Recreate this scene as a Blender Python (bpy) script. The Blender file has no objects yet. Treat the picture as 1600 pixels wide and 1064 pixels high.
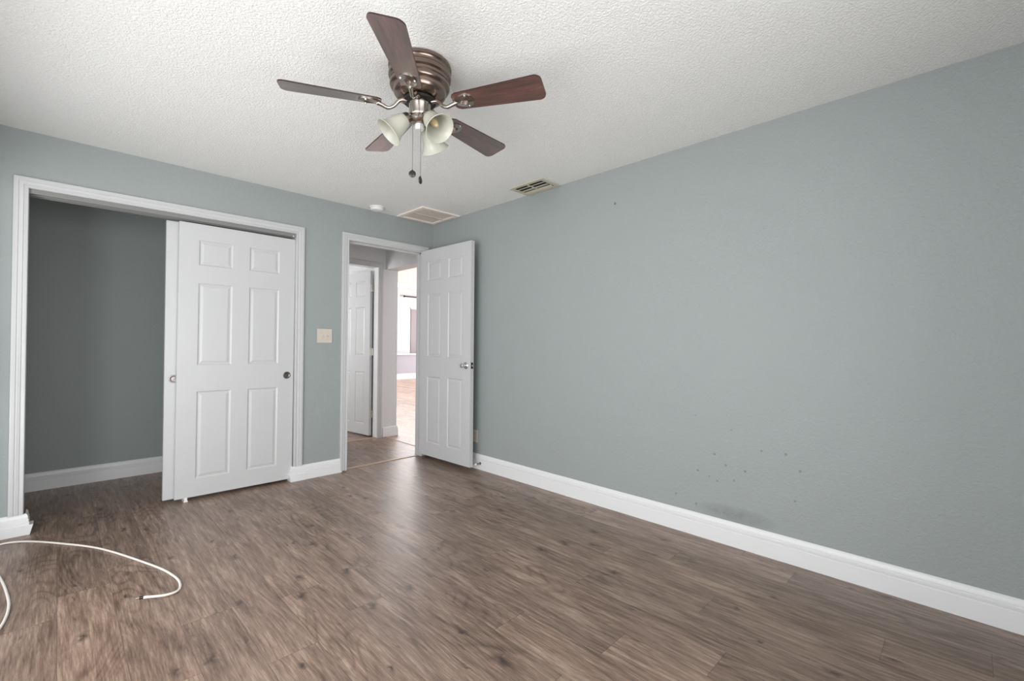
import bpy, bmesh, math, random
from mathutils import Vector, Matrix

C = bpy.context.scene.collection
PI = math.pi
H = 2.44                                  # bedroom ceiling height

# ------------------------------------------------------------------ camera
F_PX, YAW, PITCH, ROLL = 710.9, 0.785, 0.0088, 0.0082
CAM = Vector((-2.8177, -4.0229, 1.1696))
fwd = Vector((math.sin(YAW)*math.cos(PITCH), math.cos(YAW)*math.cos(PITCH), math.sin(PITCH)))
rgt = Vector((math.cos(YAW), -math.sin(YAW), 0))
upv = rgt.cross(fwd)
r2 = rgt*math.cos(ROLL) + upv*math.sin(ROLL)
u2 = -rgt*math.sin(ROLL) + upv*math.cos(ROLL)
cd = bpy.data.cameras.new('camera')
cd.sensor_width = 36.0
cd.lens = F_PX/1600*36
cd.clip_start = 0.02
cam = bpy.data.objects.new('camera', cd)
C.objects.link(cam)
M = Matrix((r2, u2, -fwd)).transposed().to_4x4()
M.translation = CAM
cam.matrix_world = M
bpy.context.scene.camera = cam

# ------------------------------------------------------------------ light
sc = bpy.context.scene
sc.view_settings.view_transform = 'Standard'
sc.view_settings.look = 'None'
sc.view_settings.gamma = 1
sc.view_settings.use_curve_mapping = False
sc.view_settings.exposure = 0.07
w = bpy.data.worlds.new('world'); sc.world = w
w.use_nodes = True
bgn = w.node_tree.nodes['Background']
bgn.inputs[0].default_value = (0.85, 0.92, 1.0, 1)
bgn.inputs[1].default_value = 1.0


def area(name, loc, aim, sx, sy, power, col=(1, 1, 1)):
    d = bpy.data.lights.new(name, 'AREA')
    d.shape = 'RECTANGLE'; d.size = sx; d.size_y = sy
    d.energy = power; d.color = col
    o = bpy.data.objects.new(name, d)
    C.objects.link(o)
    o.location = loc
    o.rotation_euler = Vector(aim).to_track_quat('-Z', 'Y').to_euler()
    return o


# daylight panels outside the bedroom windows, then panels added for fill and reflection
area('daylight_left_window', (-4.05, -3.10, 1.00), (1, -0.12, 0.28), 4.2, 2.3, 84, (1.0, 0.985, 0.97))
area('daylight_near_window', (-2.25, -5.40, 1.05), (0, 1, 0.22), 2.6, 2.2, 98, (1.0, 0.985, 0.97))
area('added_closet_fill', (-4.7, -3.4, 1.15), (1, 1.55, 0.15), 1.8, 2.0, 60, (1.0, 0.985, 0.97))  # extra panel added to brighten the closet interior
area('added_living_light', (8.45, 5.6, 1.6), (-1, 0, 0), 5.0, 2.4, 470, (1.0, 0.985, 0.99))  # added to brighten the living room and the hall
area('added_clerestory_light', (5.1, 9.5, 4.75), (0, -1, -0.12), 6.0, 1.7, 500, (1.0, 0.98, 0.985))  # added up high to give the bedroom floor its bright band
area('added_bath_light', (-2.62, 2.2, 1.5), (1, 0, 0), 1.0, 1.1, 58, (1.0, 0.98, 0.97))  # added to brighten the door across the hall


# ------------------------------------------------------------------ materials
def sl(c):
    c = c/255.0
    return c/12.92 if c <= 0.04045 else ((c+0.055)/1.055)**2.4


def rgb(r, g, b):
    return (sl(r), sl(g), sl(b), 1)


class NT:
    """small helper round a node tree"""
    def __init__(s, name):
        s.m = bpy.data.materials.new(name)
        s.m.use_nodes = True
        s.t = s.m.node_tree
        s.b = s.t.nodes['Principled BSDF']

    def n(s, typ, **kw):
        nd = s.t.nodes.new(typ)
        for k, v in kw.items():
            setattr(nd, k, v)
        return nd

    def l(s, a, b):
        s.t.links.new(a, b)

    def put(s, sock, v):
        if isinstance(v, bpy.types.NodeSocket):
            s.l(v, sock)
        else:
            sock.default_value = v

    def math(s, op, a, b=0.0, c=None, clamp=False):
        nd = s.n('ShaderNodeMath', operation=op, use_clamp=clamp)
        s.put(nd.inputs[0], a); s.put(nd.inputs[1], b)
        if c is not None:
            s.put(nd.inputs[2], c)
        return nd.outputs[0]

    def mix(s, fac, a, b, blend='MIX'):
        nd = s.n('ShaderNodeMix', data_type='RGBA', blend_type=blend)
        s.put(nd.inputs[0], fac); s.put(nd.inputs[6], a); s.put(nd.inputs[7], b)
        return nd.outputs[2]

    def xyz(s, x, y, z):
        nd = s.n('ShaderNodeCombineXYZ')
        s.put(nd.inputs[0], x); s.put(nd.inputs[1], y); s.put(nd.inputs[2], z)
        return nd.outputs[0]

    def noise(s, vec, scale, detail=2.0, rough=0.5, dist=0.0):
        nd = s.n('ShaderNodeTexNoise')
        s.put(nd.inputs['Vector'], vec)
        nd.inputs['Scale'].default_value = scale
        nd.inputs['Detail'].default_value = detail
        nd.inputs['Roughness'].default_value = rough
        nd.inputs['Distortion'].default_value = dist
        return nd.outputs[0]

    def ramp(s, f, stops):
        nd = s.n('ShaderNodeValToRGB')
        s.put(nd.inputs[0], f)
        e = nd.color_ramp.elements
        while len(e) < len(stops):
            e.new(0.5)
        for el, (p, c) in zip(e, stops):
            el.position = p
            el.color = c if len(c) == 4 else (*c, 1)
        return nd.outputs[0]

    def bump(s, h, strength, dist):
        nd = s.n('ShaderNodeBump')
        nd.inputs['Strength'].default_value = strength
        nd.inputs['Distance'].default_value = dist
        s.put(nd.inputs['Height'], h)
        s.l(nd.outputs[0], s.b.inputs['Normal'])

    def obj(s):
        return s.n('ShaderNodeTexCoord').outputs['Object']


def plain(name, col, rough=0.5, metal=0.0, coat=0.0, spec=0.5, bump=None):
    t = NT(name)
    co = t.obj()
    nz = t.noise(co, 9.0, 3)
    c = t.mix(t.math('MULTIPLY', nz, 0.10), col, (col[0]*0.8, col[1]*0.8, col[2]*0.8, 1))
    t.l(c, t.b.inputs['Base Color'])
    t.b.inputs['Roughness'].default_value = rough
    t.b.inputs['Metallic'].default_value = metal
    t.b.inputs['Coat Weight'].default_value = coat
    t.b.inputs['Specular IOR Level'].default_value = spec
    if bump:
        t.bump(t.noise(co, bump[0], 3), bump[1], bump[2])
    return t.m


def wall_paint(name, col, marks=False):
    t = NT(name)
    co = t.obj()
    big = t.noise(co, 1.7, 3, 0.5)
    c = t.mix(t.math('MULTIPLY', big, 0.12), col, (col[0]*0.82, col[1]*0.84, col[2]*0.86, 1))
    if marks:
        # scuffs and pinholes low on the wall plus a smudge above the baseboard
        sp = t.n('ShaderNodeSeparateXYZ'); t.l(co, sp.inputs[0])
        y, z = sp.outputs[1], sp.outputs[2]

        def blob(cy, cz, ry, rz):
            a = t.math('DIVIDE', t.math('SUBTRACT', y, cy), ry)
            b = t.math('DIVIDE', t.math('SUBTRACT', z, cz), rz)
            d = t.math('SQRT', t.math('ADD', t.math('MULTIPLY', a, a), t.math('MULTIPLY', b, b)))
            return t.math('SUBTRACT', 1.0, d, clamp=True)
        vo = t.n('ShaderNodeTexVoronoi'); vo.inputs['Scale'].default_value = 17.0
        t.l(co, vo.inputs['Vector'])
        dots = t.math('MULTIPLY', t.math('LESS_THAN', vo.outputs['Distance'], 0.13),
                      t.math('GREATER_THAN', blob(-2.95, 0.42, 0.55, 0.42), 0.15))
        sep = t.n('ShaderNodeSeparateColor'); t.l(vo.outputs['Color'], sep.inputs[0])
        dots = t.math('MULTIPLY', dots, t.math('GREATER_THAN', sep.outputs[0], 0.55))
        smudge = t.math('MULTIPLY', t.math('POWER', blob(-3.06, 0.180, 0.24, 0.055), 0.7),
                        t.math('MULTIPLY', t.noise(co, 26, 4, 0.6), 0.75))
        nail = t.math('GREATER_THAN', blob(-2.237, 2.187, 0.012, 0.012), 0.2)
        f = t.math('MAXIMUM', t.math('MULTIPLY', dots, 0.45), t.math('MAXIMUM', smudge, t.math('MULTIPLY', nail, 0.7)))
        c = t.mix(f, c, (0.10, 0.115, 0.115, 1))
    t.l(c, t.b.inputs['Base Color'])
    t.b.inputs['Roughness'].default_value = 0.55
    t.b.inputs['Specular IOR Level'].default_value = 0.35
    fine = t.noise(co, 130, 3, 0.55, 0.3)
    mid = t.noise(co, 55, 2, 0.5, 0.6)
    t.bump(t.math('ADD', t.math('MULTIPLY', fine, 0.5), mid), 0.5, 0.004)
    return t.m


def ceiling_paint(name, col):
    t = NT(name)
    co = t.obj()
    t.b.inputs['Base Color'].default_value = col
    t.b.inputs['Roughness'].default_value = 0.75
    t.b.inputs['Specular IOR Level'].default_value = 0.25
    a = t.noise(co, 100, 2, 0.55, 0.8)
    a = t.ramp(a, [(0.38, (0, 0, 0)), (0.62, (1, 1, 1))])
    b = t.noise(co, 170, 2, 0.5)
    t.bump(t.math('ADD', a, t.math('MULTIPLY', b, 0.35)), 0.55, 0.0040)
    return t.m


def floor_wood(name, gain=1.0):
    t = NT(name)
    co = t.obj()
    sp = t.n('ShaderNodeSeparateXYZ'); t.l(co, sp.inputs[0])
    X, Y = sp.outputs[0], sp.outputs[1]
    PW, PL = 0.181, 1.22
    u = t.math('DIVIDE', t.math('ADD', X, 20.0), PW)
    row = t.math('FLOOR', u)
    wn = t.n('ShaderNodeTexWhiteNoise', noise_dimensions='1D'); t.l(row, wn.inputs['W'])
    v = t.math('ADD', t.math('DIVIDE', t.math('ADD', Y, 20.0), PL), wn.outputs['Value'])
    col = t.math('FLOOR', v)
    wid = t.n('ShaderNodeTexWhiteNoise', noise_dimensions='2D')
    t.l(t.xyz(row, col, 0.0), wid.inputs['Vector'])
    idv = t.math('MULTIPLY', wid.outputs['Value'], 37.0)
    # wavering long grain
    wav = t.math('MULTIPLY', t.math('SUBTRACT', t.noise(t.xyz(X, t.math('MULTIPLY', Y, 0.6), idv), 3.0, 2), 0.5), 0.035)
    XW = t.math('ADD', X, wav)
    fine = t.noise(t.xyz(XW, t.math('MULTIPLY', Y, 0.055), idv), 190, 4, 0.7)
    mid = t.noise(t.xyz(XW, t.math('MULTIPLY', Y, 0.075), idv), 62, 4, 0.62)
    broad = t.noise(t.xyz(XW, t.math('MULTIPLY', Y, 0.22), idv), 11, 4, 0.55)
    # growth-ring contours (cathedral figure)
    rn = t.noise(t.xyz(X, t.math('MULTIPLY', Y, 0.26), idv), 4.6, 1.5, 0.4)
    ring = t.math('ADD', t.math('MULTIPLY', t.math('SINE', t.math('MULTIPLY', rn, 120.0)), 0.5), 0.5)
    ringm = t.ramp(t.noise(t.xyz(X, t.math('MULTIPLY', Y, 0.5), idv), 2.6, 1), [(0.50, (0, 0, 0)), (0.62, (1, 1, 1))])
    # knots
    vo = t.n('ShaderNodeTexVoronoi', voronoi_dimensions='2D'); vo.inputs['Scale'].default_value = 5.2
    wob = t.math('MULTIPLY', t.math('SUBTRACT', t.noise(co, 26, 3), 0.5), 0.06)
    t.l(t.xyz(t.math('ADD', X, wob), t.math('ADD', t.math('MULTIPLY', t.math('ADD', Y, wob), 0.45), idv), 0.0), vo.inputs['Vector'])
    vs = t.n('ShaderNodeSeparateColor'); t.l(vo.outputs['Color'], vs.inputs[0])
    has = t.math('GREATER_THAN', vs.outputs[0], 0.40)
    kr = t.math('ADD', 0.06, t.math('MULTIPLY', vs.outputs[1], 0.11))
    kd = t.math('MULTIPLY', t.math('SUBTRACT', 1.0, t.math('DIVIDE', vo.outputs['Distance'], kr), clamp=True), has)
    knot = t.math('MULTIPLY', t.math('POWER', kd, 1.3), t.math('ADD', 0.30, t.math('MULTIPLY', mid, 1.2)))
    # dark mineral streaks and flecks
    st = t.noise(t.xyz(XW, t.math('MULTIPLY', Y, 0.10), idv), 21, 3, 0.6, 0.5)
    streak = t.ramp(st, [(0.58, (0, 0, 0)), (0.74, (1, 1, 1))])
    fl = t.noise(t.xyz(XW, t.math('MULTIPLY', Y, 0.20), idv), 46, 2, 0.5, 0.3)
    fleck = t.ramp(fl, [(0.66, (0, 0, 0)), (0.76, (1, 1, 1))])
    f = t.math('ADD', t.math('MULTIPLY', fine, 0.36), t.math('MULTIPLY', mid, 0.38))
    f = t.math('ADD', f, t.math('MULTIPLY', broad, 0.26))
    f = t.math('SUBTRACT', f, t.math('MULTIPLY', t.math('MULTIPLY', t.math('POWER', ring, 4.0), ringm), 0.065))
    c = t.ramp(f, [(0.36, rgb(92, 74, 63)), (0.46, rgb(127, 108, 95)), (0.53, rgb(149, 130, 117)), (0.64, rgb(184, 166, 152))])
    c = t.mix(t.math('MULTIPLY', streak, 0.42), c, rgb(92, 73, 62))
    c = t.mix(t.math('MULTIPLY', fleck, 0.55), c, rgb(74, 57, 48))
    c = t.mix(t.math('MULTIPLY', knot, 1.1, clamp=True), c, rgb(56, 41, 34))
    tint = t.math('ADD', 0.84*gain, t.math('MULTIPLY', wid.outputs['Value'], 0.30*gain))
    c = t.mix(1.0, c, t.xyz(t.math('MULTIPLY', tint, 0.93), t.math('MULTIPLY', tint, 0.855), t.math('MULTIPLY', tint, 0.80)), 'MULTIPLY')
    # seams
    fu = t.math('ABSOLUTE', t.math('SUBTRACT', t.math('FRACT', u), 0.5))
    fv = t.math('ABSOLUTE', t.math('SUBTRACT', t.math('FRACT', v), 0.5))
    seam = t.math('MAXIMUM', t.math('GREATER_THAN', fu, 0.5-0.0012/PW), t.math('GREATER_THAN', fv, 0.5-0.0013/PL))
    c = t.mix(t.math('MULTIPLY', seam, 0.45), c, rgb(52, 40, 33))
    t.l(c, t.b.inputs['Base Color'])
    rr = t.math('ADD', 0.31, t.math('MULTIPLY', fine, 0.16))
    t.l(rr, t.b.inputs['Roughness'])
    t.b.inputs['Specular IOR Level'].default_value = 0.85
    t.bump(t.math('SUBTRACT', t.math('ADD', fine, t.math('MULTIPLY', ring, 0.05)), t.math('MULTIPLY', seam, 1.2)), 0.22, 0.0016)
    return t.m


def blade_wood(name):
    t = NT(name)
    co = t.obj()
    sp = t.n('ShaderNodeSeparateXYZ'); t.l(co, sp.inputs[0])
    v = t.xyz(t.math('MULTIPLY', sp.outputs[0], 0.10), sp.outputs[1], sp.outputs[2])
    n1 = t.noise(v, 85, 5, 0.6, 0.4)
    n2 = t.noise(v, 26, 3, 0.5, 1.0)
    f = t.math('ADD', t.math('MULTIPLY', n1, 0.55), t.math('MULTIPLY', n2, 0.45))
    c = t.ramp(f, [(0.34, rgb(50, 30, 27)), (0.52, rgb(84, 52, 46)), (0.70, rgb(112, 74, 66))])
    t.l(c, t.b.inputs['Base Color'])
    t.b.inputs['Roughness'].default_value = 0.34
    t.b.inputs['Specular IOR Level'].default_value = 0.6
    t.b.inputs['Coat Weight'].default_value = 1.0
    t.b.inputs['Coat IOR'].default_value = 2.3
    t.b.inputs['Coat Roughness'].default_value = 0.26
    return t.m


def shade_glass(name):
    t = NT(name)
    co = t.obj()
    c = t.mix(t.math('MULTIPLY', t.noise(co, 30, 3), 0.25), rgb(206, 206, 194), rgb(190, 192, 178))
    t.l(c, t.b.inputs['Base Color'])
    t.b.inputs['Roughness'].default_value = 0.3
    t.b.inputs['Coat Weight'].default_value = 0.3
    tr = t.n('ShaderNodeBsdfTranslucent'); t.l(c, tr.inputs[0])
    mx = t.n('ShaderNodeMixShader'); mx.inputs[0].default_value = 0.30
    out = t.t.nodes['Material Output']
    t.l(t.b.outputs[0], mx.inputs[1]); t.l(tr.outputs[0], mx.inputs[2]); t.l(mx.outputs[0], out.inputs[0])
    return t.m


def pane_glass(name):
    t = NT(name)
    t.t.nodes.remove(t.b)
    tr = t.n('ShaderNodeBsdfTransparent')
    gl = t.n('ShaderNodeBsdfGlossy'); gl.inputs['Roughness'].default_value = 0.02
    mx = t.n('ShaderNodeMixShader')
    mx.inputs[0].default_value = 0.04; t.l(tr.outputs[0], mx.inputs[1]); t.l(gl.outputs[0], mx.inputs[2])
    t.l(mx.outputs[0], t.t.nodes['Material Output'].inputs[0])
    return t.m


MAT = dict(
    blue=wall_paint('blue_grey_wall_paint', rgb(153, 160, 159)),
    blue_marked=wall_paint('blue_grey_wall_paint_scuffed', rgb(153, 160, 159), True),
    grey=wall_paint('pale_grey_wall_paint', rgb(214, 215, 216)),
    white_wall=wall_paint('white_wall_paint', rgb(226, 225, 226)),
    lavender=wall_paint('lavender_wall_paint', rgb(166, 163, 172)),
    ceil=ceiling_paint('textured_ceiling_paint', rgb(239, 239, 237)),
    pink_ceil=ceiling_paint('warm_ceiling_paint', rgb(214, 200, 192)),
    floor=floor_wood('wood_plank_floor'),
    floor_glare=floor_wood('wood_plank_floor_glare', 1.7),  # same wood, lightened to put overexposure into its colour
    trim=plain('white_trim_paint', rgb(228, 229, 230), 0.32),
    door=plain('white_door_paint', rgb(196, 197, 198), 0.36),
    casing=plain('white_casing_paint', rgb(195, 196, 197), 0.34),
    nickel=plain('satin_nickel', (0.62, 0.60, 0.56, 1), 0.25, 1.0),
    chrome=plain('polished_chrome', (0.72, 0.72, 0.72, 1), 0.12, 1.0),
    dark_metal=plain('dark_metal', (0.05, 0.048, 0.045, 1), 0.35, 0.8),
    track=plain('aged_grey_track', (0.22, 0.22, 0.215, 1), 0.55, 0.0),
    old_chrome=plain('tarnished_chrome', (0.36, 0.34, 0.33, 1), 0.38, 1.0),
    pewter=plain('dark_pewter', (0.20, 0.19, 0.18, 1), 0.3, 1.0),
    fan_nickel=plain('antique_nickel', (0.40, 0.36, 0.32, 1), 0.22, 1.0),
    bronze=plain('brushed_bronze_nickel', (0.25, 0.19, 0.16, 1), 0.24, 1.0),
    blade=blade_wood('cherry_blade_laminate'),
    blade_edge=plain('dark_blade_edge', rgb(46, 26, 24), 0.4),
    shade=shade_glass('frosted_shade_glass'),
    bulb=plain('bulb_glass', rgb(196, 176, 132), 0.2, 0, 0.6),
    white_plastic=plain('white_plastic', rgb(232, 232, 230), 0.4),
    cream=plain('cream_plastic', rgb(204, 196, 184), 0.4),
    beige=plain('aged_beige_metal', rgb(196, 190, 172), 0.5),
    pinkbeige=plain('pink_beige_grille_paint', rgb(238, 228, 219), 0.55),
    black=plain('opening_shade_black', (0.012, 0.011, 0.010, 1), 0.8),  # flat black painted in for shade inside register and socket openings
    cord=plain('white_cable_jacket', rgb(238, 232, 224), 0.4),
    strip=plain('pale_wood_strip', rgb(188, 164, 146), 0.45),
    mauve=plain('mauve_shade_fabric', rgb(172, 160, 164), 0.8),
    pane=pane_glass('window_pane'),
)


# ------------------------------------------------------------------ mesh helpers
def box(bm, x0, x1, y0, y1, z0, z1, bevel=0.0):
    r = bmesh.ops.create_cube(bm, size=1.0)
    vs = r['verts']
    bmesh.ops.scale(bm, vec=(abs(x1-x0), abs(y1-y0), abs(z1-z0)), verts=vs)
    bmesh.ops.translate(bm, vec=((x0+x1)/2, (y0+y1)/2, (z0+z1)/2), verts=vs)
    if bevel > 0:
        es = list({e for v in vs for e in v.link_edges})
        bmesh.ops.bevel(bm, geom=es, offset=bevel, segments=2, affect='EDGES', profile=0.5)


def lathe(bm, prof, seg=48, mat=None):
    """prof: list of (radius, z); revolved round Z, then moved by mat"""
    mat = mat or Matrix()
    rings = []
    for r, z in prof:
        if r < 1e-6:
            rings.append([bm.verts.new(mat @ Vector((0, 0, z)))])
        else:
            rings.append([bm.verts.new(mat @ Vector((r*math.cos(2*PI*i/seg), r*math.sin(2*PI*i/seg), z))) for i in range(seg)])
    for a, b in zip(rings, rings[1:]):
        for i in range(seg):
            j = (i+1) % seg
            if len(a) == 1 and len(b) == 1:
                continue
            if len(a) == 1:
                bm.faces.new((a[0], b[j], b[i]))
            elif len(b) == 1:
                bm.faces.new((a[i], a[j], b[0]))
            else:
                bm.faces.new((a[i], a[j], b[j], b[i]))


def smooth_path(pts, n=8):
    pts = [Vector(p) for p in pts]
    out = []
    for i in range(len(pts)-1):
        p0 = pts[max(i-1, 0)]; p1 = pts[i]; p2 = pts[i+1]; p3 = pts[min(i+2, len(pts)-1)]
        for k in range(n):
            t = k/n
            out.append(0.5*((2*p1)+(p2-p0)*t+(2*p0-5*p1+4*p2-p3)*t*t+(3*p1-p0-3*p2+p3)*t**3))
    out.append(pts[-1])
    return out


def tube(bm, pts, rad, seg=10, cap=True):
    pts = [Vector(p) for p in pts]
    n = len(pts)
    rads = rad if isinstance(rad, (list, tuple)) else [rad]*n
    prev = None
    rings = []
    for i in range(n):
        d = (pts[min(i+1, n-1)]-pts[max(i-1, 0)]).normalized()
        if prev is None:
            a = Vector((0, 0, 1)) if abs(d.z) < 0.9 else Vector((1, 0, 0))
            x = d.cross(a).normalized()
        else:
            x = (prev - d*prev.dot(d)).normalized()
        prev = x
        y = d.cross(x)
        rings.append([bm.verts.new(pts[i]+rads[i]*(x*math.cos(2*PI*k/seg)+y*math.sin(2*PI*k/seg))) for k in range(seg)])
    for a, b in zip(rings, rings[1:]):
        for k in range(seg):
            j = (k+1) % seg
            bm.faces.new((a[k], a[j], b[j], b[k]))
    if cap:
        bm.faces.new(rings[0][::-1]); bm.faces.new(rings[-1])


def sweep(bm, prof, stations, closed=False):
    """prof points mapped by each station function to 3D, skinned between stations"""
    rings = [[bm.verts.new(Vector(f(*p))) for p in prof] for f in stations]
    m = len(prof)
    for a, b in zip(rings, rings[1:]):
        for k in range(m if closed else m-1):
            j = (k+1) % m
            bm.faces.new((a[k], a[j], b[j], b[k]))
    for r in (rings[0], rings[-1]):
        try:
            bm.faces.new(r)
        except ValueError:
            pass


def obj(name, bm, mat, parent=None, smooth=False, mat2=None):
    bmesh.ops.recalc_face_normals(bm, faces=bm.faces[:])
    me = bpy.data.meshes.new(name)
    bm.to_mesh(me); bm.free()
    for m in (mat if isinstance(mat, (list, tuple)) else [mat]):
        me.materials.append(MAT[m])
    if smooth:
        for p in me.polygons:
            p.use_smooth = True
        try:
            me.set_sharp_from_angle(angle=math.radians(38))
        except Exception:
            pass
    o = bpy.data.objects.new(name, me)
    C.objects.link(o)
    if parent is not None:
        o.parent = parent
    return o


def tag(o, label, cat, group=None, kind=None):
    o['label'] = label; o['category'] = cat
    if group: o['group'] = group
    if kind: o['kind'] = kind
    return o


def struct(name, bm, mat, label, cat, smooth=False):
    return tag(obj(name, bm, mat, None, smooth), label, cat, kind='structure')


def empty(name, loc, rotz=0.0):
    o = bpy.data.objects.new(name, None)
    o.empty_display_size = 0.1
    C.objects.link(o)
    o.location = loc; o.rotation_euler = (0, 0, rotz)
    return o


def boxes(*bs):
    bm = bmesh.new()
    for b in bs:
        box(bm, *b)
    return bm


# ------------------------------------------------------------------ shell
XL, YN = -3.22, -4.50                      # left wall and the wall behind the camera
CL, CR, CT = -2.950, -1.393, 2.093         # closet opening
DL, DR, DT = -0.930, -0.126, 2.118         # entry doorway
WT = 0.11                                  # partition thickness
HY = 1.14                                  # far wall of the hall
BL, BR, BT = -0.772, -0.012, 2.11          # doorway of the room across the hall

struct('floor', boxes((-3.5, 0.096, -4.75, 3.4, -0.06, 0.0)), 'floor',
       'grey-brown wood plank floor running from the bedroom into the hall', 'floor')
struct('ceiling', boxes((-3.4, 0.18, -4.7, 3.5, H, H+0.06)), 'ceil',
       'white ceiling with knockdown texture over the bedroom', 'ceiling')
struct('wall_right', boxes((0, 0.10, YN-0.1, 0.0, 0, H)), 'blue_marked',
       'long blank blue-grey wall on the right with scuffs above the baseboard', 'wall')
struct('wall_far', boxes((XL-0.1, CL-0.012, 0, WT, 0, H), (CL-0.012, CR+0.012, 0, WT, CT+0.012, H), (CR+0.012, DL-0.012, 0, WT, 0, H),
                         (DL-0.012, DR+0.012, 0, WT, DT+0.012, H), (DR+0.012, 0.10, 0, WT, 0, H)), 'blue',
       'blue-grey wall holding the closet opening and the hall doorway', 'wall')
# left wall with a window hole (outside the frame), widened to even out the light
LY0, LY1, LZ0, LZ1 = -4.25, -0.25, 0.06, 2.10
struct('wall_left', boxes((XL-0.1, XL, YN-0.1, LY0, 0, H), (XL-0.1, XL, LY1, 0, 0, H),
                          (XL-0.1, XL, LY0, LY1, 0, LZ0), (XL-0.1, XL, LY0, LY1, LZ1, H)), 'blue',
       'blue-grey wall with a window on the left of the room', 'wall')
NX0, NX1, NZ0, NZ1 = -3.12, -1.35, 0.20, 2.10  # opening sized and narrowed to balance light on the walls
struct('wall_near', boxes((XL, NX0, YN-0.1, YN, 0, H), (NX1, 0, YN-0.1, YN, 0, H),
                          (NX0, NX1, YN-0.1, YN, 0, NZ0), (NX0, NX1, YN-0.1, YN, NZ1, H)), 'blue',
       'blue-grey wall with a window facing the closet', 'wall')


def window(name, label, to3, w, h):
    """frame, meeting rail and pane in a local (across, depth, up) box"""
    bm = bmesh.new()
    f = 0.045
    for b in ((0, f, 0, 0.06, 0, h), (w-f, w, 0, 0.06, 0, h), (f, w-f, 0, 0.06, 0, f), (f, w-f, 0, 0.06, h-f, h), (f, w-f, 0.01, 0.05, h/2-0.02, h/2+0.02)):
        box(bm, *b)
    bm.transform(to3)
    o = struct(name, bm, 'trim', label, 'window')
    g = bmesh.new(); box(g, f, w-f, 0.028, 0.032, f, h-f); g.transform(to3)
    obj('pane', g, 'pane', o)
    s = bmesh.new(); box(s, -0.04, w+0.04, -0.06, 0.06, -0.025, 0.0, 0.004); s.transform(to3)
    obj('sill', s, 'trim', o)


# local x -> along wall, local y -> outward, local z -> up
window('window_1', 'white framed window in the left wall', Matrix(((0, -1, 0, XL-0.02), (1, 0, 0, LY0), (0, 0, 1, LZ0), (0, 0, 0, 1))), LY1-LY0, LZ1-LZ0)
window('window_2', 'white framed window in the wall facing the closet', Matrix(((1, 0, 0, NX0), (0, -1, 0, YN-0.02), (0, 0, 1, NZ0), (0, 0, 0, 1))), NX1-NX0, NZ1-NZ0)

# closet
struct('wall_closet_back', boxes((XL-0.1, -1.08, 1.112, 1.14, 0, H)), 'blue', 'blue-grey back wall inside the closet', 'wall')
struct('wall_closet_left', boxes((XL-0.1, XL+0.02, WT, 1.112, 0, H)), 'blue', 'blue-grey left side wall inside the closet', 'wall')
struct('wall_closet_right', boxes((-1.18, -1.08, WT, 1.112, 0, H)), 'blue', 'blue-grey right side wall inside the closet', 'wall')
# hall
struct('wall_hall_left', boxes((-1.08, -1.06, WT, HY, 0, H)), 'grey', 'pale grey left end wall of the hall', 'wall')
struct('wall_hall_far', boxes((-1.08, BL-0.012, HY, HY+0.11, 0, H), (BL-0.012, BR+0.012, HY, HY+0.11, BT+0.012, H), (BR+0.012, 0.088, HY, HY+0.11, 0, H)),
       'grey', 'pale grey hall wall around the open white door across the hall', 'wall')
struct('wall_hall_right', boxes((0.10, 0.27, -1.0, 0.12, 0, 5.8), (0.088, 0.10, WT, 0.16, 0, H), (0.10, 0.27, 0.12, 0.16, 0, 5.8),
                                (0.088, 0.27, 0.16, HY, 2.098, H), (0.10, 0.27, 0.12, HY, H, 5.8),
                                (0.088, 0.262, HY, HY+0.4, 0, H), (0.088, 0.262, HY, 11.3, H, 5.8), (0.088, 0.262, HY+0.4, 11.3, 0, H)),
       'grey', 'pale grey hall wall with a wide opening to the bright living room', 'wall')
# room across the hall
struct('wall_bath_far', boxes((-2.4, 0.088, 3.0, 3.1, 0, H)), 'grey', 'pale grey far wall of the room across the hall', 'wall')
struct('wall_bath_left', boxes((-2.5, -2.4, HY+0.11, 1.7, 0, H), (-2.5, -2.4, 2.7, 3.1, 0, H), (-2.5, -2.4, 1.7, 2.7, 0, 0.95), (-2.5, -2.4, 1.7, 2.7, 2.05, H)), 'grey', 'pale grey left wall of the room across the hall', 'wall')

window('added_window_3', 'unseen white framed window added to light the room across the hall', Matrix(((0, -1, 0, -2.42), (1, 0, 0, 1.7), (0, 0, 1, 0.95), (0, 0, 0, 1))), 1.0, 1.1)  # unseen opening added so that light enters this room

# living room
LF = 9.13
struct('ceiling_living', boxes((0.1, 8.4, -1.5, 9.25, 5.8, 5.87)), 'ceil', 'high white ceiling of the bright living room', 'ceiling')  # raised to make room for the added clerestory
struct('ceiling_sunroom', boxes((0.1, 8.4, 9.25, 11.3, 3.15, 3.22)), 'ceil', 'white ceiling over the bright space behind the half wall', 'ceiling')
struct('wall_living_upper', boxes((0.27, 8.25, LF, LF+0.12, 3.15, 3.75), (0.27, 2.1, LF, LF+0.12, 3.75, 5.8), (8.1, 8.25, LF, LF+0.12, 3.75, 5.8), (2.1, 8.1, LF, LF+0.12, 5.6, 5.8)),
       'pink_ceil', 'warm pinkish wall standing for the ceiling above the beam, with an added high window', 'wall')  # pinkish ceiling turned into a wall to hold the added clerestory
window('added_window_5', 'wide high window added above the pinkish living room wall for its reflection', Matrix(((1, 0, 0, 2.1), (0, 1, 0, LF+0.03), (0, 0, 1, 3.75), (0, 0, 0, 1))), 6.0, 1.85)  # clerestory added for the reflection on the bedroom floor
struct('wall_living_right', boxes((8.25, 8.35, -1.5, 3.0, 0, 5.8), (8.25, 8.35, 8.2, 11.3, 0, 5.8), (8.25, 8.35, 3.0, 8.2, 0, 0.35), (8.25, 8.35, 3.0, 8.2, 2.85, 5.8)),
       'white_wall', 'white living room wall with an added wide window', 'wall')
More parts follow.
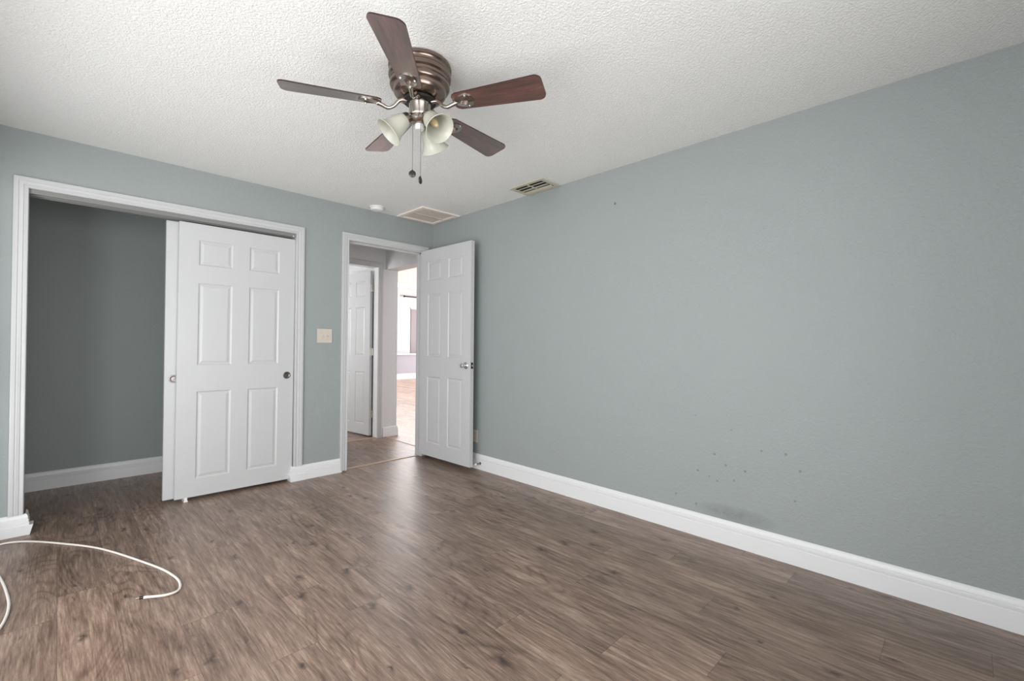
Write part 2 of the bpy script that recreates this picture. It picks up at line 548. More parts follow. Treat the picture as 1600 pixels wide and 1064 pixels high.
struct('wall_living_near', boxes((0.27, 8.25, -1.1, -1.0, 0, 5.8)),
       'white_wall', 'white living room wall nearest the hall', 'wall')
struct('floor_living', boxes((0.096, 8.5, -1.6, 11.4, -0.06, 0.0)), 'floor_glare', 'wood plank floor of the living room with glare brightened into its colour', 'floor')
struct('wall_living_half', boxes((0.27, 8.25, LF, LF+0.12, 0, 0.80)), 'lavender', 'lavender half wall across the far end of the living room', 'wall')
struct('trim_1', boxes((0.27, 8.25, LF-0.06, LF+0.18, 0.80, 0.845)), 'trim', 'white ledge on top of the lavender half wall', 'ledge')
struct('baseboard_living', boxes((0.27, 8.25, LF-0.016, LF, 0, 0.18)), 'trim', 'tall white baseboard below the lavender half wall', 'baseboard')
struct('trim_2', boxes((0.27, 8.25, LF-0.05, LF+0.12, 3.00, 3.15)), 'trim', 'white beam under the living room ceiling', 'beam')
LB = 10.2
struct('wall_living_far', boxes((0.27, 8.25, LB, LB+0.1, 0, 3.2)), 'white_wall', 'bright white wall behind the half wall', 'wall')


def sight(px, py, yplane):
    """point on the plane y = yplane seen along a direction measured in the photo"""
    d = fwd + r2*((px-800)/F_PX) - u2*((py-532)/F_PX)
    t = (yplane-CAM.y)/d.y
    return CAM + d*t


window('added_window_4', 'wide white framed window added to light the living room', Matrix(((0, 1, 0, 8.27), (-1, 0, 0, 8.2), (0, 0, 1, 0.35), (0, 0, 0, 1))), 5.2, 2.5)  # unseen, put in to brighten the living room
# things glimpsed in the bright room: a low white door, a mauve window shade, a dark curtain rod
a = sight(620, 517, LB-0.03); b = sight(638, 517, LB-0.03)
wd = boxes((a.x-0.3, b.x, LB-0.04, LB-0.001, 0, a.z))
box(wd, a.x-0.22, b.x-0.08, LB-0.048, LB-0.04, 0.9, a.z-0.08, 0.006)
tag(obj('cabinet', wd, 'white_wall'), 'low white panelled cabinet seen through the hall opening behind the half wall', 'cabinet')
a = sight(642, 483, LB-0.02)
sh_ = empty('window_shade', (a.x+0.35, LB-0.02, a.z))
tag(sh_, 'tall mauve window shade hanging on the bright wall beyond the half wall', 'window shade')
obj('fabric', boxes((-0.34, 0.34, -0.012, 0.0, 0.8-a.z, 0.0)), 'mauve', sh_)
obj('headrail', boxes((-0.36, 0.36, -0.03, 0.016, 0.0, 0.045)), 'trim', sh_)
a = sight(633, 463, LB-0.10)
rod = bmesh.new(); tube(rod, [(0, 0, 0), (1.1, 0, 0)], 0.022)
for xx in (0.08, 1.0):
    tube(rod, [(xx, 0, 0), (xx, 0.10, 0)], 0.012)
lathe(rod, [(0, -0.04), (0.035, -0.02), (0.035, 0.02), (0, 0.04)], 16, Matrix.Translation((-0.03, 0, 0)) @ Matrix.Rotation(PI/2, 4, 'Y'))
o = obj('curtain_rod', rod, 'dark_metal', None, True); o.location = (a.x, LB-0.10, a.z)
tag(o, 'thin dark curtain rod high on the bright wall beyond the half wall', 'curtain rod')

# ------------------------------------------------------------------ trim
BASE = [(0.000, 0.0), (0.017, 0.0), (0.017, 0.084), (0.0135, 0.087), (0.0135, 0.0895), (0.0145, 0.091), (0.0140, 0.105),
        (0.0105, 0.108), (0.0105, 0.1105), (0.0115, 0.112), (0.0100, 0.126), (0.006, 0.135), (0.003, 0.139), (0.0, 0.139)]
BASE_S = [(t, z*0.125/0.139) for t, z in BASE]


def baseboard(name, prof, p0, p1, nrm, label, ret=None):
    """profile swept from p0 to p1 (xy), sticking out along nrm; ret=(xy) adds a mitred return"""
    bm = bmesh.new()
    n = Vector((*nrm, 0))
    st = [lambda t, z: Vector((*p0, 0))+n*t+Vector((0, 0, z))]
    if ret is None:
        st.append(lambda t, z: Vector((*p1, 0))+n*t+Vector((0, 0, z)))
    else:
        d = (Vector((*p1, 0))-Vector((*p0, 0))).normalized()
        st.append(lambda t, z: Vector((*p1, 0))+(n+d)*t+Vector((0, 0, z)))
        st.append(lambda t, z: Vector((*ret, 0))+d*t+Vector((0, 0, z)))
    sweep(bm, prof, st)
    return struct(name, bm, 'trim', label, 'baseboard', True)


baseboard('baseboard_right', BASE, (0, YN), (0, 0), (-1, 0), 'stepped white baseboard along the long right wall')
baseboard('baseboard_far', BASE_S, (DL-0.05, 0), (CR-0.008, 0), (0, -1), 'short white baseboard between closet and doorway', (CR-0.008, 0.075))
baseboard('baseboard_far_left', BASE_S, (XL, 0), (CL+0.008, 0), (0, -1), 'white baseboard stub left of the closet opening', (CL+0.008, 0.10))
baseboard('baseboard_closet', BASE, (XL+0.02, 1.112), (-1.18, 1.112), (0, -1), 'white baseboard along the back wall inside the closet')
baseboard('baseboard_left', BASE, (XL, LY1+0.05), (XL, 0), (1, 0), 'white baseboard along the left wall')
baseboard('baseboard_near', BASE, (XL, YN), (0, YN), (0, 1), 'white baseboard along the wall facing the closet')
baseboard('baseboard_hall', BASE_S, (0.065, HY), (0.262, HY), (0, -1), 'white baseboard wrapping the pier at the living room opening', (0.262, HY+0.3))

# toe blocks where the shoe moulding flares past the closet casing
for nm, xe, s, lab in (('trim_3', CL+0.008, 1, 'white flared baseboard toe at the left foot of the closet'), ('trim_4', CR-0.008, -1, 'white flared baseboard toe at the right foot of the closet')):
    bm = bmesh.new()
    x0 = xe - s*0.10
    pr = [(x0, 0.0), (xe+s*0.020, 0.0), (xe+s*0.034, 0.058), (x0, 0.058)]
    sweep(bm, pr, [lambda x, z: (x, -0.0215, z), lambda x, z: (x, 0.060, z)], True)
    struct(nm, bm, 'trim', lab, 'trim')

CAS = [(0.0, 0.0), (0.0, 0.009), (0.003, 0.012), (0.012, 0.012), (0.016, 0.009), (0.019, 0.009), (0.022, 0.0125), (0.034, 0.0145),
       (0.037, 0.0125), (0.040, 0.0125), (0.043, 0.016), (0.056, 0.018), (0.063, 0.016), (0.065, 0.012), (0.065, 0.0)]


def casing(name, xl, xr, zt, zb, y, label, zbr=None):
    bm = bmesh.new()
    zbr = zb if zbr is None else zbr
    sweep(bm, CAS, [lambda d, t: (xl-d, y-t, zb), lambda d, t: (xl-d, y-t, zt+d),
                    lambda d, t: (xr+d, y-t, zt+d), lambda d, t: (xr+d, y-t, zbr)])
    return struct(name, bm, 'casing', label, 'trim', True)


casing('trim_5', CL, CR, CT, 0.125, -0.001, 'white moulded casing around the closet opening')
casing('trim_6', DL, DR, DT, 0.012, -0.001, 'white moulded casing around the hall doorway')
casing('trim_7', BL, BR, BT, 0.0, HY-0.001, 'white casing around the open door across the hall')
# jambs
J = 0.012
struct('trim_8', boxes((CL-J, CL, 0, WT, 0, CT), (CR, CR+J, 0, WT, 0, CT), (CL-J, CR+J, 0, WT, CT, CT+J)), 'casing', 'white jamb lining the closet opening', 'jamb')
struct('trim_9', boxes((DL-J, DL, 0, WT, 0, DT), (DR, DR+J, 0, WT, 0, DT), (DL-J, DR+J, 0, WT, DT, DT+J),
                       (DL, DL+0.011, 0.045, 0.08, 0, DT), (DR-0.011, DR, 0.045, 0.08, 0, DT), (DL, DR, 0.045, 0.08, DT-0.011, DT)), 'casing', 'white jamb with stop lining the hall doorway', 'jamb')
struct('trim_10', boxes((BL-J, BL, HY, HY+0.11, 0, BT), (BR, BR+J, HY, HY+0.11, 0, BT), (BL-J, BR+J, HY, HY+0.11, BT, BT+J)), 'trim', 'white jamb of the doorway across the hall', 'jamb')
# floor transition strips
st = bmesh.new(); box(st, DL, DR, 0.035, 0.070, 0, 0.006, 0.002)
struct('trim_11', st, 'strip', 'thin pale transition strip across the bedroom doorway', 'threshold')
st = bmesh.new(); box(st, BL, BR, HY+0.02, HY+0.055, 0, 0.006, 0.002)
struct('trim_12', st, 'strip', 'thin pale transition strip under the door across the hall', 'threshold')
st = bmesh.new(); box(st, 0.085, 0.105, 0.16, HY-0.02, 0, 0.005, 0.002)
struct('trim_13', st, 'strip', 'thin transition strip at the living room opening', 'threshold')


# ------------------------------------------------------------------ six-panel doors
def panel_door(w, h, t, k=None):
    """slab from (0,0,0) to (w,t,h) with six moulded panels on both faces"""
    bm = bmesh.new()
    s = 0.122*w/0.806; m = 0.116*w/0.806
    pw = (w-2*s-m)/2
    xs = [0, s, s+pw, s+pw+m, w-s, w]
    zs = [0] + [z*h/2.03 for z in (0.130, 0.780, 0.975, 1.590, 1.722, 1.912)] + [h]
    rings = [(0.0, 0.0), (0.010, 0.0065), (0.016, 0.0065), (0.030, 0.0022), (0.034, 0.0018)]
    for side in (0, 1):
        def P(x, z, d):
            return bm.verts.new((x, d if side == 0 else t-d, z))
        for i in range(5):
            for j in range(7):
                x0, x1, z0, z1 = xs[i], xs[i+1], zs[j], zs[j+1]
                if i in (1, 3) and j in (1, 3, 5):
                    prev = None
                    for off, d in rings:
                        q = [P(x0+off, z0+off, d), P(x1-off, z0+off, d), P(x1-off, z1-off, d), P(x0+off, z1-off, d)]
                        if prev:
                            for a in range(4):
                                b = (a+1) % 4
                                bm.faces.new((prev[a], prev[b], q[b], q[a]))
                        prev = q
                    bm.faces.new(prev)
                else:
                    bm.faces.new((P(x0, z0, 0), P(x1, z0, 0), P(x1, z1, 0), P(x0, z1, 0)))
    for x in (0, w):
        bm.faces.new([bm.verts.new(v) for v in ((x, 0, 0), (x, t, 0), (x, t, h), (x, 0, h))])
    for z in (0, h):
        bm.faces.new([bm.verts.new(v) for v in ((0, 0, z), (w, 0, z), (w, t, z), (0, t, z))])
    bmesh.ops.remove_doubles(bm, verts=bm.verts[:], dist=1e-5)
    return bm


def face_disc(bm, x, z, y, prof, seg=32):
    """lathe facing -Y at (x, y, z); prof (radius, outward)"""
    lathe(bm, prof, seg, Matrix.Translation((x, y, z)) @ Matrix.Rotation(PI/2, 4, 'X'))


CUP = [(0.0, 0.0016), (0.004, 0.0018), (0.012, 0.0008), (0.018, 0.0008), (0.021, 0.0030), (0.025, 0.0042), (0.0285, 0.0030), (0.030, 0.0)]
# sliding doors of the closet
FW, FH = 0.806, 2.022
d2 = obj('door_2', panel_door(FW, FH, 0.034), 'door'); d2.location = (-2.2075, 0.020, 0.026)
d2.rotation_euler = (0, math.radians(0.2), 0)
tag(d2, 'front white six-panel sliding closet door with a dark cup pull on its right', 'door', kind='structure')
bm = bmesh.new(); face_disc(bm, FW-0.052, 0.873, 0.0, CUP); p_ = obj('cup_pull', bm, 'pewter', d2, True)
bm = bmesh.new(); face_disc(bm, 0.054, 0.873, 0.0, CUP)
d3 = obj('door_3', panel_door(FW, FH, 0.034), 'door'); d3.location = (-2.270, 0.064, 0.026)
tag(d3, 'rear white sliding closet door showing only its left edge', 'door', kind='structure')
p_ = obj('cup_pull', bm, 'old_chrome', d3, True)
# overhead track
bm = boxes((CL, CR, 0.008, 0.104, 2.088, 2.093), (CL, CR, 0.008, 0.011, 2.066, 2.088), (CL, CR, 0.056, 0.060, 2.064, 2.088), (CL, CR, 0.101, 0.104, 2.064, 2.088))
tk = tag(obj('closet_track', bm, 'track'), 'grey aluminium overhead track above the sliding closet doors', 'door track')
bm = bmesh.new(); face_disc(bm, CR-0.022, 2.070, 0.006, [(0.0, 0.004), (0.0045, 0.003), (0.006, 0.0), (0.006, -0.004)], 16); obj('end_screw', bm, 'white_plastic', tk, True)
# floor guide
bm = bmesh.new(); box(bm, -2.155, -2.128, 0.004, 0.11, 0.0, 0.006, 0.001)
fg = tag(obj('floor_guide', bm, 'white_plastic'), 'small white plastic floor guide under the front sliding door', 'door guide')
bm = bmesh.new(); box(bm, -2.151, -2.132, 0.006, 0.014, 0.005, 0.032, 0.001); obj('guide_post', bm, 'white_plastic', fg)
bm = bmesh.new(); box(bm, -2.151, -2.132, 0.0565, 0.0615, 0.005, 0.032, 0.001); obj('guide_post', bm, 'white_plastic', fg)

# bedroom door, swung open against the right wall
EW, EH, ET = 0.778, 2.084, 0.040
d1 = obj('door_1', panel_door(EW, EH, ET), 'door')
d1.location = (-0.161, -0.027, 0.040)
d1.rotation_euler = (0, 0, math.radians(-90+1.6))        # local +x runs from the hinges to the free edge; local +y faces the wall
tag(d1, 'white six-panel bedroom door swung open against the right wall', 'door', kind='structure')
# local -y side faces the room
KZ = 0.932
KN = [(0.0, 0.060), (0.014, 0.060), (0.021, 0.056), (0.0245, 0.046), (0.023, 0.036), (0.014, 0.026), (0.011, 0.020), (0.011, 0.012),
      (0.020, 0.010), (0.030, 0.006), (0.033, 0.002), (0.033, 0.0)]
bm = bmesh.new(); face_disc(bm, EW-0.062, KZ, 0.0, KN); obj('doorknob', bm, 'chrome', d1, True)
bm = bmesh.new()
lathe(bm, [(r, z*0.62) for r, z in KN], 32, Matrix.Translation((EW-0.062, ET, KZ)) @ Matrix.Rotation(-PI/2, 4, 'X'))
obj('doorknob', bm, 'chrome', d1, True)
bm = bmesh.new(); box(bm, EW, EW+0.0015, 0.008, 0.032, KZ-0.029, KZ+0.029); lt = obj('latch_plate', bm, 'dark_metal', d1)
bm = bmesh.new(); box(bm, EW+0.0015, EW+0.010, 0.013, 0.027, KZ-0.008, KZ+0.008, 0.002); obj('latch_bolt', bm, 'chrome', lt)


def hinge(parent, x, y, z, mat='nickel'):
    bm = bmesh.new()
    lathe(bm, [(0, -0.047), (0.0055, -0.047), (0.0065, -0.044), (0.0065, 0.044), (0.0055, 0.047), (0, 0.047)], 14, Matrix.Translation((x, y, z)))
    box(bm, x-0.0012, x+0.0012, y, y+0.032, z-0.044, z+0.044)
    box(bm, x-0.020, x, y-0.0015, y+0.0015, z-0.044, z+0.044)
    return obj('hinge', bm, mat, parent, True)


for z in (0.22, 1.03, 1.84):
    bm = bmesh.new()
    lathe(bm, [(0, -0.045), (0.006, -0.045), (0.006, 0.045), (0, 0.045)], 14, Matrix.Translation((-0.005, ET+0.004, z)))
    box(bm, -0.0015, 0.0, 0.008, ET, z-0.044, z+0.044)
    obj('hinge', bm, 'nickel', d1, True)

# door across the hall
d4 = obj('door_4', panel_door(0.745, 2.06, 0.035), 'door')
d4.location = (-0.028, HY+0.125, 0.018)
d4.rotation_euler = (0, 0, math.radians(180-84))
d4.location = (-0.0225, HY+0.118, 0.018)
tag(d4, 'white door standing half open across the hall', 'door', kind='structure')
for z in (0.265, 1.045, 1.845):
    bm = bmesh.new()
    lathe(bm, [(0, -0.045), (0.007, -0.045), (0.007, 0.045), (0, 0.045)], 14, Matrix.Translation((-0.007, -0.002, z)))
    box(bm, -0.0025, 0.0, -0.002, 0.034, z-0.045, z+0.045)
    box(bm, -0.020, -0.006, -0.0035, -0.001, z-0.045, z+0.045)
    obj('hinge', bm, 'nickel', d4, True)

# door stop behind the bedroom door
ds = empty('door_stop', (-0.017, -0.815, 0.060))
tag(ds, 'small dark spring door stop on the baseboard behind the open bedroom door', 'door stop')
bm = bmesh.new()
pts = [(-0.005-0.045*i/60, 0.007*math.cos(i*0.9), 0.007*math.sin(i*0.9)) for i in range(61)]
tube(bm, pts, 0.0016, 6); obj('spring', bm, 'chrome', ds, True)
bm = bmesh.new(); lathe(bm, [(0, 0.0), (0.012, 0.0), (0.012, 0.004), (0.007, 0.008), (0, 0.008)], 20, Matrix.Rotation(-PI/2, 4, 'Y')); obj('base', bm, 'dark_metal', ds, True)
bm = bmesh.new(); lathe(bm, [(0, 0.0), (0.009, 0.0), (0.009, 0.012), (0.006, 0.016), (0, 0.016)], 20, Matrix.Translation((-0.049, 0, 0)) @ Matrix.Rotation(-PI/2, 4, 'Y')); obj('tip', bm, 'white_plastic', ds, True)


# ------------------------------------------------------------------ switch and outlet
sw = empty('light_switch', (-1.145, 0.0, 1.233))
tag(sw, 'cream double light switch on the wall between closet and doorway', 'light switch')
bm = bmesh.new(); box(bm, -0.066, 0.066, -0.0065, -0.0005, -0.062, 0.062, 0.0025); obj('cover_plate', bm, 'cream', sw)
for dx in (-0.023, 0.023):
    bm = bmesh.new(); box(bm, -0.006, 0.006, -0.0085, -0.006, -0.013, 0.013, 0.001)
    v0 = [bm.verts.new(v) for v in ((-0.0045, -0.008, 0.006), (0.0045, -0.008, 0.006), (0.0045, -0.008, -0.008), (-0.0045, -0.008, -0.008))]
    v1 = [bm.verts.new(v) for v in ((-0.004, -0.019, -0.006), (0.004, -0.019, -0.006), (0.004, -0.019, -0.010), (-0.004, -0.019, -0.010))]
    bm.faces.new(v1)
    for a in range(4):
        b = (a+1) % 4
        bm.faces.new((v0[a], v0[b], v1[b], v1[a]))
    o = obj('toggle', bm, 'cream', sw); o.location = (dx, 0, 0)
    for dz in (-0.030, 0.030):
        bm = bmesh.new(); face_disc(bm, 0, 0, -0.006, [(0, 0.0018), (0.0025, 0.0014), (0.0035, 0.0), (0.0035, -0.002)], 12)
        o = obj('screw', bm, 'beige', sw, True); o.location = (dx, 0, dz)

ou = empty('wall_outlet', (0.0, -0.722, 0.30))
tag(ou, 'cream outlet low on the right wall, mostly hidden behind the open door', 'outlet')
bm = bmesh.new(); box(bm, -0.006, -0.0005, -0.036, 0.036, -0.058, 0.058, 0.002); obj('cover_plate', bm, 'cream', ou)
for dz in (-0.02, 0.02):
    bm = bmesh.new(); box(bm, -0.0075, -0.0055, -0.016, 0.016, -0.014, 0.014, 0.0015); o = obj('socket_face', bm, 'cream', ou); o.location = (0, 0, dz)
    bm = boxes((-0.0082, -0.0070, -0.008, -0.006, -0.003, 0.007), (-0.0082, -0.0070, 0.006, 0.008, -0.003, 0.007)); q = obj('slots', bm, 'black', o)

# ------------------------------------------------------------------ ceiling fittings
# supply register
vx0, vx1, vy0, vy1 = -0.232, -0.006, -1.740, -1.385
vt = empty('supply_vent', ((vx0+vx1)/2, (vy0+vy1)/2, H))
tag(vt, 'small beige ceiling register with dark open slots beside the right wall', 'air vent')
hw, hl = (vx1-vx0)/2, (vy1-vy0)/2
bm = bmesh.new()
fi = 0.033
for (a0, a1, b0, b1) in ((-hw, hw, -hl, -hl+fi), (-hw, hw, hl-fi, hl), (-hw, -hw+fi, -hl+fi, hl-fi), (hw-fi, hw, -hl+fi, hl-fi)):
    box(bm, a0, a1, b0, b1, -0.009, -0.0005, 0.002)
obj('frame', bm, 'beige', vt)
obj('duct_shade', boxes((-hw+fi-0.002, hw-fi+0.002, -hl+fi-0.002, hl-fi+0.002, -0.0035, -0.0008)), 'black', vt)  # thin black sheet painting the shade behind the louvres
for i in range(3):
    xx = -hw+fi+0.030+i*0.050
    bm = bmesh.new(); box(bm, -0.0145, 0.0145, -hl+fi+0.004, hl-fi-0.004, -0.001, 0.001)
    o = obj('louvre', bm, 'beige', vt); o.location = (xx, 0, -0.0105); o.rotation_euler = (0, math.radians((-14, -6, 14)[i]), 0)
obj('divider', boxes((-hw+fi, hw-fi, -0.004, 0.004, -0.012, -0.004)), 'beige', vt)

# return grille in the corner
rx0, rx1, ry0, ry1 = -0.455, -0.020, -0.480, -0.030
rt = empty('return_grille', ((rx0+rx1)/2, (ry0+ry1)/2, H))
tag(rt, 'square pinkish-beige ceiling return grille in the far corner above the door', 'air vent')
hw, hl = (rx1-rx0)/2, (ry1-ry0)/2
bm = bmesh.new()
fi = 0.045
for (a0, a1, b0, b1) in ((-hw, hw, -hl, -hl+fi), (-hw, hw, hl-fi, hl), (-hw, -hw+fi, -hl+fi, hl-fi), (hw-fi, hw, -hl+fi, hl-fi)):
    box(bm, a0, a1, b0, b1, -0.014, -0.0005, 0.003)
obj('frame', bm, 'pinkbeige', rt)
bm = bmesh.new()
N = 26
for i in range(N):
    yy = -hl+fi+(i+0.5)*(2*hl-2*fi)/N
    g = bmesh.new(); box(g, -hw+fi, hw-fi, -0.0062, 0.0062, -0.0006, 0.0006)
    g.transform(Matrix.Translation((0, yy, -0.008)) @ Matrix.Rotation(math.radians(12), 4, 'X'))
    tm = bpy.data.meshes.new('tmp'); g.to_mesh(tm); g.free(); bm.from_mesh(tm); bpy.data.meshes.remove(tm)
obj('louvres', bm, 'pinkbeige', rt)
obj('centre_bar', boxes((-hw+fi, hw-fi, -0.008, 0.008, -0.0145, -0.002)), 'beige', rt)
obj('backing', boxes((-hw+fi, hw-fi, -hl+fi, hl-fi, -0.0022, -0.0006)), 'pinkbeige', rt)

# smoke detector
sd = empty('smoke_detector', (-0.725, -0.135, H))
tag(sd, 'round white smoke detector on the ceiling above the wall by the doorway', 'smoke detector')
bm = bmesh.new(); lathe(bm, [(0.0, -0.036), (0.040, -0.036), (0.055, -0.031), (0.060, -0.022), (0.060, -0.011), (0.058, -0.009), (0, -0.009)], 40); obj('cover', bm, 'white_plastic', sd, True)
bm = bmesh.new(); lathe(bm, [(0.0, -0.010), (0.066, -0.010), (0.068, -0.007), (0.068, -0.0005), (0, -0.0005)], 40); obj('base', bm, 'white_plastic', sd, True)
bm = bmesh.new(); lathe(bm, [(0, -0.0385), (0.008, -0.0385), (0.009, -0.036), (0, -0.036)], 16, Matrix.Translation((0.022, 0, 0))); obj('test_button', bm, 'cream', sd, True)

# ------------------------------------------------------------------ ceiling fan
FX, FY = -1.657, -2.252
fan = empty('ceiling_fan', (FX, FY, H))
tag(fan, 'five-blade ceiling fan with cherry blades and frosted bell lights', 'ceiling fan')
bm = bmesh.new()
lathe(bm, [(0, -0.0005), (0.134, -0.0005), (0.140, -0.004), (0.142, -0.010), (0.142, -0.018), (0.137, -0.022), (0.134, -0.028), (0.134, -0.036), (0.139, -0.041),
           (0.141, -0.050), (0.140, -0.060), (0.131, -0.066), (0.129, -0.074), (0.131, -0.082), (0.134, -0.086), (0.135, -0.098), (0.131, -0.106), (0.121, -0.111),
           (0.119, -0.118), (0.118, -0.130), (0.110, -0.141), (0.092, -0.150), (0.072, -0.155), (0.060, -0.157), (0, -0.157)], 72)
obj('motor_housing', bm, 'bronze', fan, True)
bm = bmesh.new(); lathe(bm, [(0, -0.155), (0.070, -0.155), (0.074, -0.159), (0.074, -0.169), (0.068, -0.173), (0, -0.173)], 48); obj('flywheel', bm, 'dark_metal', fan, True)
bm = bmesh.new(); lathe(bm, [(0, -0.171), (0.046, -0.171), (0.050, -0.174), (0.050, -0.182), (0.048, -0.185), (0.048, -0.226), (0.045, -0.232), (0.036, -0.236), (0, -0.236)], 48)
obj('switch_housing', bm, 'fan_nickel', fan, True)

BZ = -0.190
R0, R1, PT = 0.170, 0.583, math.radians(12.5)


def blade_outline():
    pts = []
    w0, w1 = 0.048, 0.068
    # root end: gentle rounding; tip: rounded corners
    pts += [(R0, -w0*0.62), (R0+0.006, -w0*0.82), (R0+0.022, -w0)]
    for k in range(0, 9):
        a = -PI/2 + k*PI/16
        pts.append((R1-0.030+0.030*math.cos(a), -w1+0.030+0.030*math.sin(a)))
    for k in range(0, 9):
        a = k*PI/16
        pts.append((R1-0.030+0.030*math.cos(a), w1-0.030+0.030*math.sin(a)))
    pts += [(R0+0.022, w0), (R0+0.006, w0*0.82), (R0, w0*0.62)]
    return pts


def make_blade(parent):
    bm = bmesh.new()
    pts = blade_outline()
    lo = [bm.verts.new((x, y, -0.003)) for x, y in pts]
    hi = [bm.verts.new((x, y, 0.003)) for x, y in pts]
    bm.faces.new(lo[::-1]); bm.faces.new(hi)
    fs = []
    for a in range(len(pts)):
        b = (a+1) % len(pts)
        f = bm.faces.new((lo[a], lo[b], hi[b], hi[a])); f.material_index = 1
    bl = obj('blade', bm, ['blade', 'blade_edge'], parent)
    # ornate blade iron: curved neck plus a pierced teardrop plate under the blade root
    bm = bmesh.new()
    inv = Matrix.Rotation(PT, 4, 'X')                      # neck is level at the hub
    neck = smooth_path([(0.060, 0, 0.022), (0.090, 0, 0.017), (0.115, 0, -0.010), (0.140, 0, -0.022), (0.166, 0, -0.014), (0.185, 0, -0.008)], 6)
    tube(bm, neck, [0.011-0.003*math.sin(PI*i/(len(neck)-1)) for i in range(len(neck))], 10)
    n = 28
    outer, inner = [], []
    for k in range(n):
        a = 2*PI*k/n
        rx = 0.048; ry = 0.034*(1.0-0.35*math.cos(a))
        outer.append((0.218-rx*math.cos(a), ry*math.sin(a)))
        inner.append((0.222-rx*0.46*math.cos(a), ry*0.42*math.sin(a)))
    lv = [[bm.verts.new((x, y, z)) for x, y in loop] for loop, z in ((outer, -0.0035), (outer, -0.007), (inner, -0.0125), (inner, -0.0035))]
    for a_, b_ in zip(lv, lv[1:]+lv[:1]):
        for k in range(n):
            j = (k+1) % n
            bm.faces.new((a_[k], a_[j], b_[j], b_[k]))
    br = obj('blade_bracket', bm, 'fan_nickel', bl, True)
    for sx, sy in ((0.186, 0.0), (0.236, 0.030), (0.236, -0.030)):
        bm = bmesh.new(); lathe(bm, [(0, -0.0115), (0.004, -0.0105), (0.0055, -0.007), (0.0055, -0.003), (0, -0.003)], 12)
        s = obj('screw', bm, 'chrome', bl, True); s.location = (sx, sy, -0.002)
    return bl


def copy_part(o, parent):
    c = o.copy(); C.objects.link(c); c.parent = parent
    for ch in list(o.children):
        copy_part(ch, c)
    return c


first = make_blade(fan)
for i, deg in enumerate((153, 81, 9, -63, -135)):
    b_ = first if i == 0 else copy_part(first, fan)
    b_.location = (0, 0, BZ)
    b_.rotation_mode = 'XYZ'
    b_.rotation_euler = (Matrix.Rotation(math.radians(deg), 3, 'Z') @ Matrix.Rotation(-PT, 3, 'X')).to_euler('XYZ')

# light kit
bm = bmesh.new(); lathe(bm, [(0, -0.234), (0.040, -0.234), (0.044, -0.240), (0.044, -0.252), (0.036, -0.262), (0.020, -0.268), (0, -0.269)], 40)
lk = obj('light_kit', bm, 'fan_nickel', fan, True)
bm = bmesh.new(); lathe(bm, [(0, -0.267), (0.018, -0.267), (0.022, -0.271), (0.022, -0.288), (0.016, -0.294), (0, -0.295)], 28); obj('finial_glint', bm, 'white_plastic', fan, True)  # cap coloured white to paint in a bright reflection
SH = [(0.022, 0.0), (0.026, 0.004), (0.033, 0.014), (0.038, 0.030), (0.042, 0.050), (0.046, 0.070), (0.052, 0.088), (0.061, 0.102), (0.068, 0.110),
      (0.066, 0.1115), (0.059, 0.1045), (0.050, 0.090), (0.044, 0.071), (0.040, 0.050), (0.036, 0.030), (0.031, 0.0155), (0.022, 0.006)]


def make_lamp():
    """arm, socket cup, bell shade and bulb pointing along +Z from the arm's root"""
    bm = bmesh.new(); tube(bm, [(0, 0, -0.035), (0, 0, 0.0)], [0.010, 0.010], 12)
    lathe(bm, [(0, -0.006), (0.017, -0.006), (0.022, 0.0), (0.026, 0.012), (0.029, 0.020), (0.027, 0.021), (0, 0.018)], 28)
    cup = obj('lamp_holder', bm, 'fan_nickel', fan, True)
    bm = bmesh.new(); lathe(bm, SH, 48, Matrix.Translation((0, 0, 0.012))); obj('lamp_shade', bm, 'shade', cup, True)
    bm = bmesh.new()
    lathe(bm, [(0, 0.018), (0.013, 0.018), (0.0135, 0.038), (0.0150, 0.044), (0.0175, 0.054), (0.0170, 0.068), (0.0130, 0.084), (0.006, 0.097), (0, 0.100)], 28)
    obj('bulb', bm, 'bulb', cup, True)
    return cup


lamp = make_lamp()
for i, deg in enumerate((155, 276, 24)):
    l_ = lamp if i == 0 else copy_part(lamp, fan)
    a = math.radians(deg)
    tilt = math.radians(46)
    dirv = Vector((math.cos(a)*math.cos(tilt), math.sin(a)*math.cos(tilt), -math.sin(tilt)))
    l_.location = Vector((0.052*math.cos(a), 0.052*math.sin(a), -0.240))
    l_.rotation_euler = dirv.to_track_quat('Z', 'Y').to_euler()


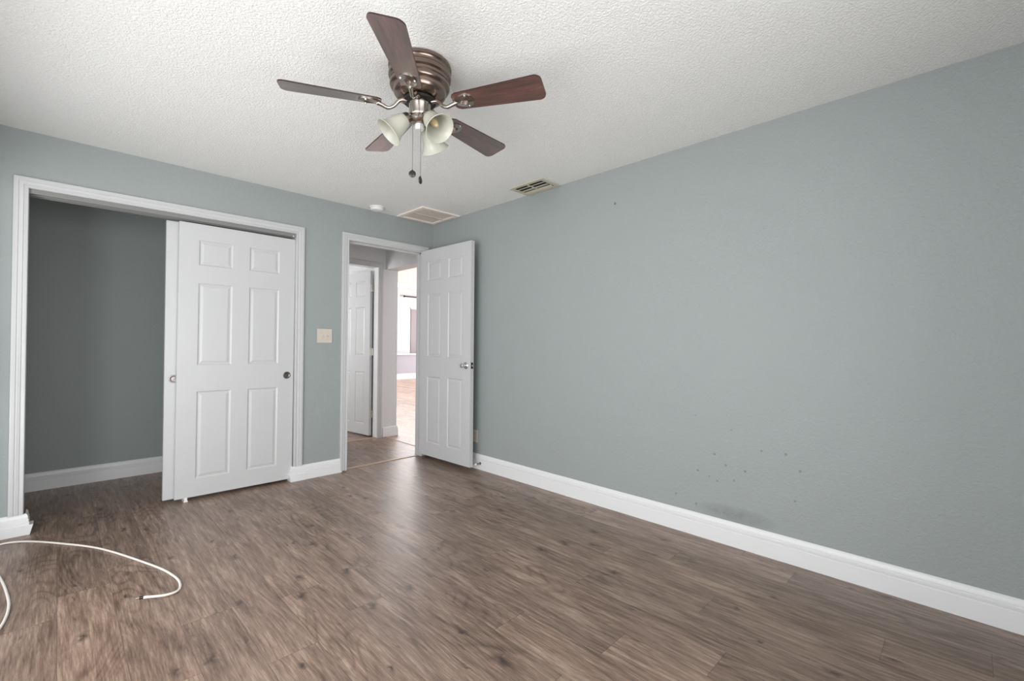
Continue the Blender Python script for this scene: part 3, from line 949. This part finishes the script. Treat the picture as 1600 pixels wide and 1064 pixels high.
# pull chains
def chain(x, y, z0, z1, flat, lbl):
    bm = bmesh.new()
    n = int((z0-z1)/0.0042)
    prof = []
    for k in range(n):
        zc = z0-(k+0.5)*(z0-z1)/n
        prof += [(0.0006, zc+0.0021), (0.0017, zc+0.0008), (0.0017, zc-0.0008)]
    lathe(bm, [(0, z0)]+prof+[(0, z1)], 6, Matrix.Translation((x, y, 0)))
    c = obj('pull_chain', bm, 'pewter', fan, True)
    bm = bmesh.new()
    if flat:
        lathe(bm, [(0, -0.004), (0.013, -0.004), (0.016, -0.002), (0.016, 0.002), (0.013, 0.004), (0, 0.004)], 24,
              Matrix.Translation((x, y, z1-0.015)) @ Matrix.Rotation(flat, 4, 'Z') @ Matrix.Rotation(PI/2, 4, 'X'))
    tube(bm, [(x, y, z1+0.004), (x, y, z1-0.002)], 0.003, 8)
    obj('pull_knob', bm, 'dark_metal', c, True)


chain(-0.033, 0.005, -0.232, -0.487, math.radians(-35), '')
chain(-0.014, -0.031, -0.232, -0.520, math.radians(35), '')

# ------------------------------------------------------------------ loose cable on the floor
cb = empty('coaxial_cable', (-2.537, -1.385, 0.0))
tag(cb, 'white coaxial cable looping across the wood floor by the closet', 'cable')
R_ = 0.0052
raw = [(-3.200, -1.60, R_), (-3.10, -1.52, R_), (-3.01, -1.40, R_), (-2.966, -1.24, R_), (-2.954, -1.08, R_), (-2.966, -0.92, R_), (-3.003, -0.67, R_), (-3.060, -0.44, R_), (-3.085, -0.24, R_),
       (-3.036, -0.125, R_), (-2.934, -0.165, R_), (-2.79, -0.34, R_), (-2.625, -0.600, R_), (-2.450, -1.035, R_), (-2.395, -1.23, R_), (-2.386, -1.340, R_),
       (-2.405, -1.412, R_+0.001), (-2.455, -1.432, R_+0.007), (-2.520, -1.415, R_+0.016)]
bm = bmesh.new()
tube(bm, [Vector(p)-Vector((-2.537, -1.385, 0)) for p in smooth_path(raw, 8)], R_, 10)
obj('jacket', bm, 'cord', cb, True)
e0 = Vector(raw[-1])-Vector((-2.537, -1.385, 0)); dr = Vector((-1.0, 0.30, 0.10)).normalized()
bm = bmesh.new(); tube(bm, [e0-dr*0.004, e0+dr*0.012], 0.0060, 10); obj('collar', bm, 'white_plastic', cb, True)
bm = bmesh.new(); tube(bm, [e0+dr*0.011, e0+dr*0.026], 0.0068, 6); obj('connector', bm, 'dark_metal', cb)
bm = bmesh.new(); tube(bm, [e0+dr*0.025, e0+dr*0.040], 0.0016, 8); obj('pin', bm, 'nickel', cb, True)
